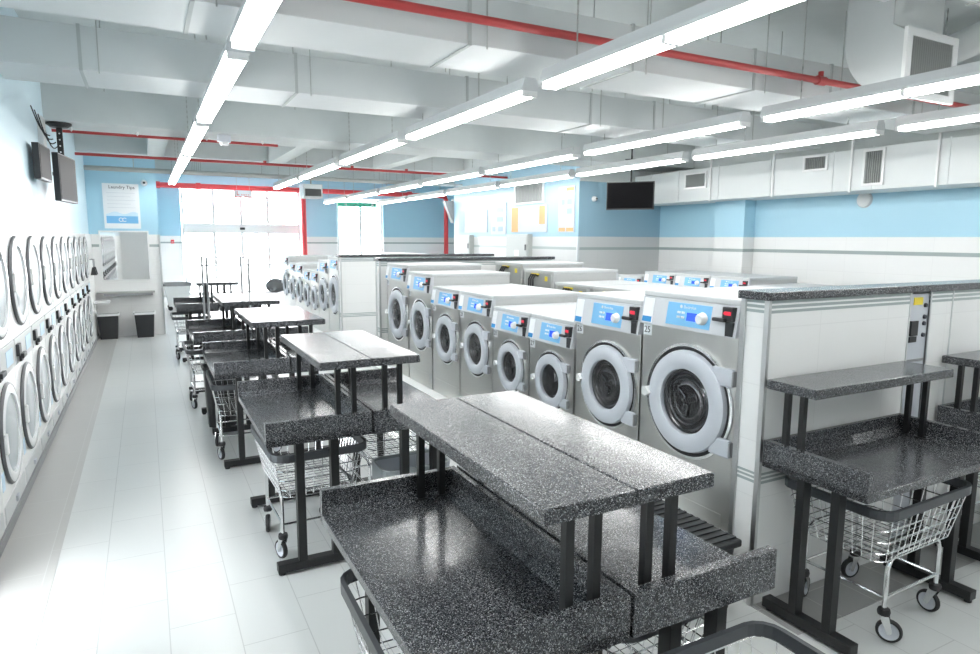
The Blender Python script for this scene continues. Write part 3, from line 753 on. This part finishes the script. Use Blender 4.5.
# ------------------------------------------------------------------ laundry carts
def make_cart(Lx=0.78, Wy=0.54, rim=BUMPER):
    t = thing('laundry_cart', '', 'laundry cart'); hx, hy = Lx/2, Wy/2; zt, zb = 0.66, 0.42
    b = MB(); b.band(rrect(-hx, hx, -hy, hy, zt, 0.07), 0.018, 0.045); b.build('bumper_rim', rim, t)
    def lvl(z, s=0.0):
        f = 1-0.16*(zt-z)/(zt-zb); return rrect(-hx*f, hx*f, -hy*f, hy*f, z, 0.06, 3)
    b = MB()
    for z in (zt, zt-0.065, zt-0.13, zt-0.195, zb): b.tube(lvl(z), 0.0035, 4, closed=True)
    n1, n2 = 14, 10
    for i in range(n1+1):
        u = -1+2*i/n1
        if abs(u) > 0.86: continue
        for s in (-1, 1): b.tube([(u*hx, s*hy, zt), (u*hx*0.84, s*hy*0.84, zb)], 0.0025, 4)
        b.tube([(u*hx*0.84, -hy*0.84, zb), (u*hx*0.84, hy*0.84, zb)], 0.0022, 4)
    for i in range(n2+1):
        u = -1+2*i/n2
        if abs(u) > 0.82: continue
        for s in (-1, 1): b.tube([(s*hx, u*hy, zt), (s*hx*0.84, u*hy*0.84, zb)], 0.0025, 4)
        b.tube([(-hx*0.84, u*hy*0.84, zb+0.004), (hx*0.84, u*hy*0.84, zb+0.004)], 0.0022, 4)
    b.build('wire_basket', CHROME, t)
    b = MB(); ax, ay = 0.235, 0.215
    for s in (-1, 1):
        b.tube([(-ax, s*ay, 0.15), (-ax, s*ay, 0.37), (-ax+0.02, s*ay, 0.41), (-ax+0.06, s*ay, 0.43), (ax-0.06, s*ay, 0.43), (ax-0.02, s*ay, 0.41), (ax, s*ay, 0.37), (ax, s*ay, 0.15)], 0.0115, 8)
        b.tube([(-ax, s*ay, 0.22), (ax, s*ay, 0.22)], 0.008, 8); b.tube([(s*ax, -ay, 0.22), (s*ax, ay, 0.22)], 0.008, 8)
    b.build('tube_frame', CHROME, t, smooth=True)
    for sx in (-1, 1):
        for sy in (-1, 1):
            a = (sx*1.3+sy*0.7+0.9)
            Mc = Matrix.Translation((sx*ax, sy*ay, 0)) @ Matrix.Rotation(a, 4, 'Z')
            q = MB(); q.lathe([(0, 0.135), (0.027, 0.135), (0.03, 0.15), (0.026, 0.165), (0, 0.165)], 14, Mc)
            q.build('caster_cap', RUBBER, t, smooth=True); cc = t.children[-1]
            Mw = Mc @ Matrix.Translation((0.028, 0, 0.058)) @ Matrix.Rotation(PI/2, 4, 'X')
            q = MB(); q.lathe([(0.044, -0.013), (0.054, -0.013), (0.058, -0.006), (0.058, 0.006), (0.054, 0.013), (0.044, 0.013)], 24, Mw); q.build('wheel_tyre', RUBBER, cc, smooth=True)
            q = MB(); q.lathe([(0, -0.014), (0.012, -0.014), (0.014, -0.008), (0.036, -0.007), (0.044, -0.012), (0.044, 0.012), (0.036, 0.007), (0.014, 0.008), (0.012, 0.014), (0, 0.014)], 24, Mw); q.build('wheel_hub', GREYPL, cc, smooth=True)
            q = MB()
            for s in (-1, 1):
                q2 = bmesh.new()
                q.box(0.0, 0.0, 0, 0, 0, 0) if False else None
                vs = [(-0.02, 0.135), (0.024, 0.135), (0.042, 0.058), (0.034, 0.045), (0.022, 0.045)]
                A = [q.bm.verts.new(Mc @ Vector((x, s*0.017, z))) for x, z in vs]; B = [q.bm.verts.new(Mc @ Vector((x, s*0.020, z))) for x, z in vs]
                q.bm.faces.new(A); q.bm.faces.new(B[::-1])
                for i in range(5): q.bm.faces.new((A[i], A[(i+1) % 5], B[(i+1) % 5], B[i]))
                q2.free()
            q.build('caster_fork', CHROME, cc)
    return t
C0 = make_cart()
C0.location = (3.32, 1.94, 0); C0.rotation_euler = (0, 0, 0.03)
C0['label'] = 'chrome wire laundry cart under the folding table at the near partition'; C0['group'] = 'wire laundry carts'
for loc, rz, lab in [((4.86, 1.92, 0), -0.03, 'chrome wire laundry cart at the right picture edge'),
                     ((0.85, 4.13, 0), PI/2+0.03, 'wire laundry cart under the left table of the second pair'),
                     ((1.50, 4.44, 0), PI/2, 'wire laundry cart under the right table of the second pair'),
                     ((0.84, 1.88, 0), PI/2-0.02, 'wire laundry cart under the front left table, grey rim showing'),
                     ((1.52, 1.90, 0), PI/2+0.04, 'wire laundry cart under the front right table, mesh showing'),
                     ((1.46, 0.95, 0), PI/2, 'wire laundry cart at the bottom edge, curved grey rim in front'),
                     ((0.72, 6.20, 0), PI/2-0.02, 'wire laundry cart under the third left table'),
                     ((0.62, 8.20, 0), PI/2+0.02, 'wire laundry cart under the fourth left table'),
                     ((0.60, 11.62, 0), PI/2, 'wire laundry cart under the farthest left table')]:
    dup(C0, loc, rz, lab)
t = thing('laundry_tub', 'white laundry tub on wheels in the alcove beside the mirror wall', 'laundry tub', (0.72, 19.6, 0))
b = MB(); b.poly([(-0.24, 0.12), (0.24, 0.12), (0.32, 0.66), (-0.32, 0.66)], 'y', -0.4, 0.4); b.build('tub_body', WHITEP, t)
MB().band(rrect(-0.33, 0.33, -0.41, 0.41, 0.66, 0.04), 0.02, 0.06).build('tub_rim', MIDG, t)
for sx in (-1, 1):
    for sy in (-1, 1):
        MB().lathe([(0, -.014), (.06, -.014), (.06, .014), (0, .014)], 14, Matrix.Translation((sx*.2, sy*.3, .06)) @ Matrix.Rotation(PI/2, 4, 'X')).build('wheel', RUBBER, t)
# translucent bin
t = thing('lined_bin', 'grey bin with a translucent liner under the right table of the second pair', 'bin', (1.47, 3.89, 0))
b = MB(); 
for z, f in ((0.6, 1.0),): pass
def frustum(b, x, y, fb, z0, z1, r=0.05):
    A = rrect(-x*fb, x*fb, -y*fb, y*fb, z0, r*fb); B = rrect(-x, x, -y, y, z1, r)
    va = [b.bm.verts.new(p) for p in A]; vb = [b.bm.verts.new(p) for p in B]; n = len(A)
    for i in range(n): b.bm.faces.new((va[i], va[(i+1) % n], vb[(i+1) % n], vb[i]))
    b.bm.faces.new(va[::-1]); return b
frustum(b, 0.22, 0.14, 0.82, 0.0, 0.48).build('bin_body', GREYPL, t)
b = MB(); b.band(rrect(-0.22, 0.22, -0.14, 0.14, 0.47, 0.05), 0.016, 0.03); b.band(rrect(-0.222, 0.222, -0.142, 0.142, 0.38, 0.05), 0.012, 0.10); b.build('bin_liner', LINER, t)
# black ribbed bin by washer 25
t = thing('black_tote', 'black plastic bin with a ribbed lid in front of the nearest washer', 'bin', (2.465, 2.52, 0))
frustum(MB(), 0.165, 0.30, 0.9, 0.10, 0.37, 0.03).build('bin_body', BLKPL, t)
b = MB(); b.box(-0.18, 0.18, -0.32, 0.32, 0.37, 0.41, 0.01); b.build('bin_lid', BLKPL, t); li = t.children[-1]
b = MB()
for i in range(12): b.box(-0.165, 0.165, -0.29+i*0.05, -0.27+i*0.05, 0.41, 0.418)
b.build('lid_ribs', BLKPL, li)
for sx in (-1, 1):
    for sy in (-1, 1):
        b = MB(); b.lathe([(0, 0), (0.03, 0.0), (0.036, 0.02), (0.03, 0.05), (0, 0.06)], 14, Matrix.Translation((sx*0.14, sy*0.24, 0))).tube([(sx*.14, sy*.24, .05), (sx*.14, sy*.24, .11)], .015, 8); b.build('bin_foot', RUBBER, t, smooth=True)
# dark bin under third table
t = thing('black_bin', 'tall black waste bin at the left side of the third table pair', 'bin', (0.62, 7.2, 0))
frustum(MB(), 0.16, 0.13, 0.85, 0, 0.62).build('bin_body', BLKPL, t)
b = MB(); b.band(rrect(-0.16, 0.16, -0.13, 0.13, 0.60, 0.05), 0.012, 0.03); b.build('bin_rim', BLKPL, t)
# hanging rail cart
t = thing('garment_rack_cart', 'tall chrome hanging-rail cart standing before the farthest tables', 'garment rack', (1.42, 10.05, 0), 0.0)
b = MB(); x0, x1, zt = -0.62, 0.05, 1.62
x0, x1 = -0.66, -0.10
zt = 1.66
for y in (0.0, 0.85):
    b.tube([(x0, y, 0.12), (x0, y, zt), (x1, y, zt), (x1, y, 0.12)], 0.017, 8)
b.tube([(x0, 0, 0.2), (x0, 0.85, 0.2)], 0.012, 8).tube([(x1, 0, 0.2), (x1, 0.85, 0.2)], 0.012, 8)
b.build('rail_frame', MIDG, t, smooth=True)
b = MB(); b.box(x0, x1, 0, 0.85, 0.19, 0.21); b.build('base_shelf', ALU, t)
for x in (x0, x1):
    for y in (0, 0.85):
        b = MB(); b.lathe([(0, -0.012), (0.04, -0.012), (0.05, 0), (0.04, 0.012), (0, 0.012)], 16, Matrix.Translation((x, y, 0.05)) @ Matrix.Rotation(PI/2, 4, 'Y')); b.tube([(x, y, 0.06), (x, y, 0.13)], 0.014, 6); b.build('caster', RUBBER, t, smooth=True)
# bag cart near entrance
t = thing('bag_cart', 'dark grey filled bag on a small cart before the entrance doors', 'cart', (2.76, 16.3, 0))
b = MB()
for s in (-1, 1):
    b.tube([(-0.24, s*.2, 0.1), (-0.24, s*.2, 0.62), (0.24, s*.2, 0.62), (0.24, s*.2, 0.1)], 0.012, 6).tube([(s*.24, -.2, .62), (s*.24, .2, .62)], .012, 6).tube([(s*.24, -.2, .25), (s*.24, .2, .25)], .012, 6)
b.build('cart_frame', MIDG, t)
b = MB()
for sx in (-1, 1):
    for sy in (-1, 1): b.lathe([(0, -.012), (.05, -.012), (.05, .012), (0, .012)], 14, Matrix.Translation((sx*.24, sy*.2, .05)) @ Matrix.Rotation(PI/2, 4, 'X'))
b.build('caster', RUBBER, t)
b = MB(); bmesh.ops.create_icosphere(b.bm, subdivisions=3, radius=1, matrix=Matrix.Translation((0, 0, .80)) @ Matrix.Diagonal((.24, .22, .17, 1)))
for v in b.bm.verts: v.co += Vector((random.uniform(-1, 1), random.uniform(-1, 1), random.uniform(-1, 1)))*0.02
tag(b.build('laundry_bag', BAG, None, True, (2.76, 16.3, 0)), 'lumpy dark grey laundry bag piled on the small cart', 'bag')
t['label'] = 'small dark cart frame carrying the grey bag before the entrance'

# ------------------------------------------------------------------ mirror wall
t = thing('wall_mirror', 'framed wall mirror above the ledge on the back wall', 'mirror', (-0.345, 14.7, 1.12))
MB().box(-0.40, 0.40, -0.02, 0, 0, 0.92).build('mirror_glass', MIRROR, t)
b = MB(); b.box(-0.43, 0.43, -0.025, 0, -0.03, 0).box(-0.43, 0.43, -0.025, 0, 0.92, 0.95).box(-0.43, -0.40, -0.025, 0, 0, 0.92).box(0.40, 0.43, -0.025, 0, 0, 0.92); b.build('mirror_frame', WHITE, t)
t = thing('wall_sign', 'tall white sign reading Laundry Tips on the blue back wall', 'sign', (-0.35, 14.7, 2.11))
MB().box(-0.31, 0.31, -0.02, 0, 0, 0.86).build('sign_board', PAPER, t)
MB().box(-0.27, 0.27, -0.023, -0.02, 0.10, 0.24).build('blue_band', BLUEP, t)
b = MB(); pts = [(-0.27, 0.24), (0.27, 0.24)]+[(0.27-0.54*i/12, 0.30+0.025*math.sin(i*0.9)) for i in range(13)]; b.poly(pts, 'y', -0.022, -0.02); b.build('wave_print', PALEB, t)
text('lettering', 'Laundry Tips', 0.085, INK, t, FY, (0.02, -0.0215, 0.79), 0.001)
b = MB(); b.lathe([(0.028, 0), (0.04, 0), (0.04, .002), (.028, .002), (.028, 0)], 20, Matrix.Translation((-0.025, -0.0235, 0.17)) @ FY, a0=0.6, a1=2*PI-0.6)
b.lathe([(0.028, 0), (0.04, 0), (0.04, .002), (.028, .002), (.028, 0)], 20, Matrix.Translation((0.035, -0.0235, 0.17)) @ FY, a0=0.6, a1=2*PI-0.6); b.build('logo', PAPER, t)
b = MB()
for i in range(5): b.box(-0.24, 0.24-0.08*(i % 2), -0.0212, -0.02, 0.68-0.07*i, 0.685-0.07*i)
b.build('print_lines', GREYPL, t)
t = thing('wall_ledge', 'grey topped narrow ledge under the mirror', 'ledge', (-0.37, 14.7, 0.86))
MB().box(-0.5, 0.5, -0.2, 0, 0, 0.03, 0.004).build('ledge_top', GREYM, t)
MB().box(-0.38, 0.46, -0.205, -0.2, -0.05, 0.0).build('ledge_front', MIDG, t)
t = thing('corner_shelf', 'small white shelf in the corner at the end of the dryers', 'shelf', (-0.78, 14.2, 0.72))
MB().box(-0.12, 0.14, -0.25, 0.2, 0, 0.03, 0.004).build('shelf_board', WHITE, t)
b = MB(); b.box(-0.12, -0.09, -0.2, 0.15, -0.15, 0); b.build('shelf_bracket', WHITE, t)
def bin_(x, lab):
    t = thing('waste_bin', lab, 'bin', (x, 14.42, 0), 0, 'waste bins under the ledge')
    frustum(MB(), 0.175, 0.15, 0.82, 0, 0.47, 0.02).build('bin_body', BLKPL, t)
    b = MB(); b.band(rrect(-0.18, 0.18, -0.155, 0.155, 0.45, 0.02), 0.012, 0.045); b.build('bin_liner_rim', WHITE, t)
bin_(-0.70, 'black waste bin under the ledge, closer to the dryers'); bin_(-0.08, 'black waste bin under the ledge, closer to the alcove')
for i, y in enumerate((13.75, 14.05)):
    t = thing('hanging_brush', 'small black brush hanging at the end of the dryers, %s' % ('nearer one' if i == 0 else 'one nearest the corner'), 'brush', (-0.84, y, 1.26), 0, 'small black brushes by the corner')
    b = MB(); b.poly([(-0.05, 0), (0.05, 0), (0.02, 0.14), (-0.02, 0.14)], 'y', -0.02, 0.02); b.build('bristles', BLKPL, t)
    MB().tube([(0, 0, 0.14), (0, 0, 0.28), (-0.055, 0, 0.28)], 0.008, 6).build('handle', MIDG, t)
t = thing('ceiling_camera', 'small round white camera beside the sign on the back wall', 'camera', (0.06, 14.7, 3.0))
b = MB(); b.lathe([(0, .07), (.03, .065), (.055, .03), (.06, 0)], 16, FY); b.build('camera_shell', WHITE, t, smooth=True)
b = MB(); b.lathe([(0, .085), (.02, .083), (.026, .06)], 12, FY); b.build('camera_lens', BLKPL, t)
t = thing('fire_extinguisher_tag', 'small red alarm pull on the alcove wall', 'alarm', (0.82, 24.0, 1.75))
MB().box(-0.05, 0.05, -0.04, 0, 0, 0.12, 0.006).build('alarm_case', REDPIPE2, t); MB().box(-.03, .03, -.05, -.04, .04, .06).build('alarm_handle', PAPER, t)

# ------------------------------------------------------------------ televisions
def tv(name, lab, loc, rz, w, h, th=0.05, fr=None):
    t = thing(name, lab, 'television', loc, rz)
    MB().box(-w/2, w/2, -th/2, th/2, -h/2, h/2, 0.006).build('tv_case', fr or BLKPL, t)
    MB().box(-w/2+0.015, w/2-0.015, -th/2-0.003, -th/2, -h/2+0.02, h/2-0.015).build('screen', SCREEN, t)
    return t
t = tv('television', 'flat black television hanging before the blue wall', (7.37, 8.9, 2.66), 0, 0.79, 0.46, 0.05, None)
t.rotation_euler = (0, 0, -0.86)
t.location = (7.234, 8.7, 2.675)
b = MB(); b.tube([(0, 0.05, 0.1), (0, 0.05, 0.66)], 0.015, 8).box(-0.15, 0.15, 0.025, 0.06, -0.1, 0.1).box(-0.1, 0.1, -0.03, 0.13, 0.59, 0.60); b.build('ceiling_mount', BLACK, t)
t.children[-1].data.transform(Matrix.Identity(4))
MB().box(-0.01, 0.01, 0.03, 0.06, 0.6, 1.32).build('mount_pole', BLACK, t)
t1 = tv('television', 'smaller black television close to the left wall, nearer the camera', (-0.845, 7.85, 2.66), 1.5, 0.5, 0.34, 0.06)
t2 = tv('television', 'larger black television beside the perforated pole, screen facing the aisle', (-0.73, 8.65, 2.57), 1.44, 0.72, 0.50, 0.06)
t = thing('tv_mount', 'black perforated pole holding two televisions at left', 'mount', (-0.80, 9.22, 3.249))
b = MB(); b.lathe([(0, 0), (0.13, 0), (0.13, -0.02), (0.09, -0.05), (0, -0.06)], 20); b.build('ceiling_plate', BLACK, t)
b = MB(); b.box(-0.03, 0.03, -0.02, 0.02, -0.80, -0.05); b.build('pole', BLACK, t)
b = MB()
for i in range(9): b.lathe([(0, .001), (.009, .001), (.009, 0)], 8, Matrix.Translation((0, -.0205, -.12-.07*i)) @ FY)
b.build('pole_holes', WHITE, t)
b = MB(); b.box(-0.10, -0.03, -0.02, 0.02, -0.6, -0.56).box(0.03, 0.13, -0.02, 0.02, -0.72, -0.68); b.build('arm', BLACK, t)
t = thing('cable_bundle', 'loose black and white cables looping behind the mounted televisions', 'cable', (-0.84, 8.35, 3.02))
b = MB(); 
for k in range(4):
    pts = []
    for i in range(9):
        u = i/8; pts.append((-0.07+0.14*u, 0.25*k-0.4, 0.2-0.28*u-0.08*math.sin(PI*u)*(1+0.3*k)))
    b.tube(pts, 0.006, 5)
b.build('cable', RUBBER, t)
t = thing('wall_box', 'small white junction box on the left wall beside the cables', 'box', (-0.93, 8.6, 3.05))
MB().box(0, 0.05, -0.12, 0.12, -0.16, 0.16, 0.006).build('box', WHITE, t)
t = thing('wall_camera', 'small white camera on the blue wall left of the television', 'camera', (7.38, 9.9, 2.69))
b = MB(); b.lathe([(0, .09), (.025, .085), (.045, .04), (.05, 0)], 14, FY); b.build('camera_shell', WHITE, t, smooth=True); 
b = MB(); b.lathe([(0, .1), (.015, .098), (.02, .08)], 10, FY); b.build('camera_lens', BLKPL, t)
t = thing('wall_disc', 'round white disc on the blue right wall below the duct', 'alarm', (9.0, 5.77, 2.52))
b = MB(); b.lathe([(0, .05), (.07, .048), (.1, .03), (.105, 0)], 24, FX); b.build('disc_cover', WHITE, t, smooth=True)
b = MB(); b.lathe([(.105, 0), (.115, 0), (.115, .01), (.105, .012)], 24, FX); b.build('disc_base', GREYPL, t)

# ------------------------------------------------------------------ inner wall: vent, boxes, posters  (x = 7.05, facing -x)
X = 7.05
grille('wall_vent', 'large grey return vent high on the inner wall', (X, 11.65, 2.93), 1.15, 0.52, FX, 18, 0.03, MIDG, WHITE)
def ebox(lab, y0, y1, z0, z1):
    t = thing('electrical_box', lab, 'electrical box', (X, (y0+y1)/2, z0), 0, 'electrical boxes on the inner wall'); h = (y1-y0)/2
    MB().box(-0.12, 0, -h, h, 0, z1-z0, 0.006).build('box', GREYM, t)
    MB().box(-0.126, -0.12, -h+0.03, h-0.03, 0.03, z1-z0-0.03).build('box_door', GREYM, t)
    MB().box(-0.14, -0.126, -h+0.05, -h+0.09, 0.22, 0.34, 0.003).build('latch', BLKPL, t)
    MB().box(-0.129, -0.126, -0.1, 0.08, 0.1, 0.22).build('box_label', PAPER, t)
ebox('grey electrical box on the inner wall, farther from the camera', 14.2, 15.1, 1.5, 2.04)
ebox('grey electrical box on the inner wall, under the large vent', 11.5, 12.4, 1.5, 2.05)
def poster(lab, y0, y1, z0, z1, blocks):
    t = thing('wall_poster', lab, 'poster', (X, (y0+y1)/2, z0), 0, 'posters on the inner wall'); h = (y1-y0)/2; H = z1-z0
    MB().box(-0.015, 0, -h, h, 0, H).build('poster_board', POST, t)
    for (a, c, e, f, m) in blocks:   # from viewer's left 0..1, bottom 0..1
        MB().box(-0.018, -0.015, h-c*2*h, h-a*2*h, e*H, f*H).build('print_block', m, t)
    return t
poster('white poster with two rows of small icons and orange bars', 10.02, 10.55, 2.08, 2.93, [(0.5, 0.95, 0.9, 0.97, ORGD), (0.05, 0.45, 0.02, 0.1, ORGD), (0.52, 0.95, 0.02, 0.1, ORGD), (0.2, 0.4, 0.4, 0.55, GREYM), (0.55, 0.85, 0.4, 0.52, PBLU), (0.55, 0.85, 0.6, 0.72, PBLU), (0.2, 0.4, 0.6, 0.72, PBLU)])
p = poster('wide cream poster with orange end blocks under the vent', 10.95, 12.35, 2.09, 2.62, [(0.0, 0.2, 0.02, 0.98, ORGD), (0.8, 0.95, 0.3, 0.98, ORGD)])
text('lettering', '20%', 0.13, GREYM, p, FX, (-0.017, 0.2, 0.35), 0.0005)
poster('narrow pale blue poster with small symbols, left of the wide cream one', 12.6, 13.3, 2.05, 2.75, [(0.1, 0.3, 0.1, 0.25, PBLU), (0.5, 0.8, 0.1, 0.25, PBLU), (0.4, 0.8, 0.4, 0.55, PBLU), (0.4, 0.8, 0.7, 0.85, PBLU)])
poster('wide pale poster at the far end of the inner wall', 13.5, 15.0, 2.1, 2.62, [(0.0, 0.2, 0.0, 1.0, PBLU), (0.25, 0.45, 0.5, 0.62, GREYM)])
t = thing('dark_bracket', 'dark triangular speaker bracket beside the red drop pipe', 'speaker', (7.05, 15.45, 2.35))
b = MB(); b.poly([(-0.02, 0), (-0.26, 0.55), (-0.02, 0.55)], 'y', 0, 0.14); b.build('case', MIDG, t)
MB().box(-0.01, 0.02, 0, 0.14, 0, 0.6).build('bracket', MIDG, t)
t.location = (7.05, 15.36, 2.35)

# outside world seen through the glass: pavement slab only; sky is the world
struct('trim_9', WHITEP, (-1.0, 14.0, 29.9, 30.1, -0.02, 0.35))

# ------------------------------------------------------------------ world, camera, view
w = bpy.data.worlds.new('World'); scene.world = w; w.use_nodes = True
bg = w.node_tree.nodes['Background']; bg.inputs['Color'].default_value = (0.96, 0.98, 1.0, 1); bg.inputs['Strength'].default_value = 8.0

f, yaw, pitch, roll = 650, 4.85909504e-01, 1.34042806e-01, 5.36015000e-03
cam = bpy.data.cameras.new('Camera'); co = bpy.data.objects.new('Camera', cam); COL.objects.link(co)
cam.sensor_width = 36; cam.lens = 36*f/980; cam.clip_end = 100; cam.clip_start = 0.02
fw = Vector((math.sin(yaw)*math.cos(pitch), math.cos(yaw)*math.cos(pitch), -math.sin(pitch)))
rt = Vector((math.cos(yaw), -math.sin(yaw), 0)); up = rt.cross(fw)
rt2 = rt*math.cos(roll)+up*math.sin(roll); up2 = up*math.cos(roll)-rt*math.sin(roll)
Mx = Matrix((rt2, up2, -fw)).transposed().to_4x4(); Mx.translation = (0, 0, 1.94)
co.matrix_world = Mx
scene.camera = co
vs = scene.view_settings
vs.view_transform = 'Standard'; vs.look = 'None'; vs.gamma = 1; vs.use_curve_mapping = False; vs.exposure = 1.08
scene.cycles.max_bounces = 8; scene.cycles.diffuse_bounces = 5; scene.cycles.glossy_bounces = 4; scene.cycles.transparent_max_bounces = 12
scene.cycles.use_denoising = True
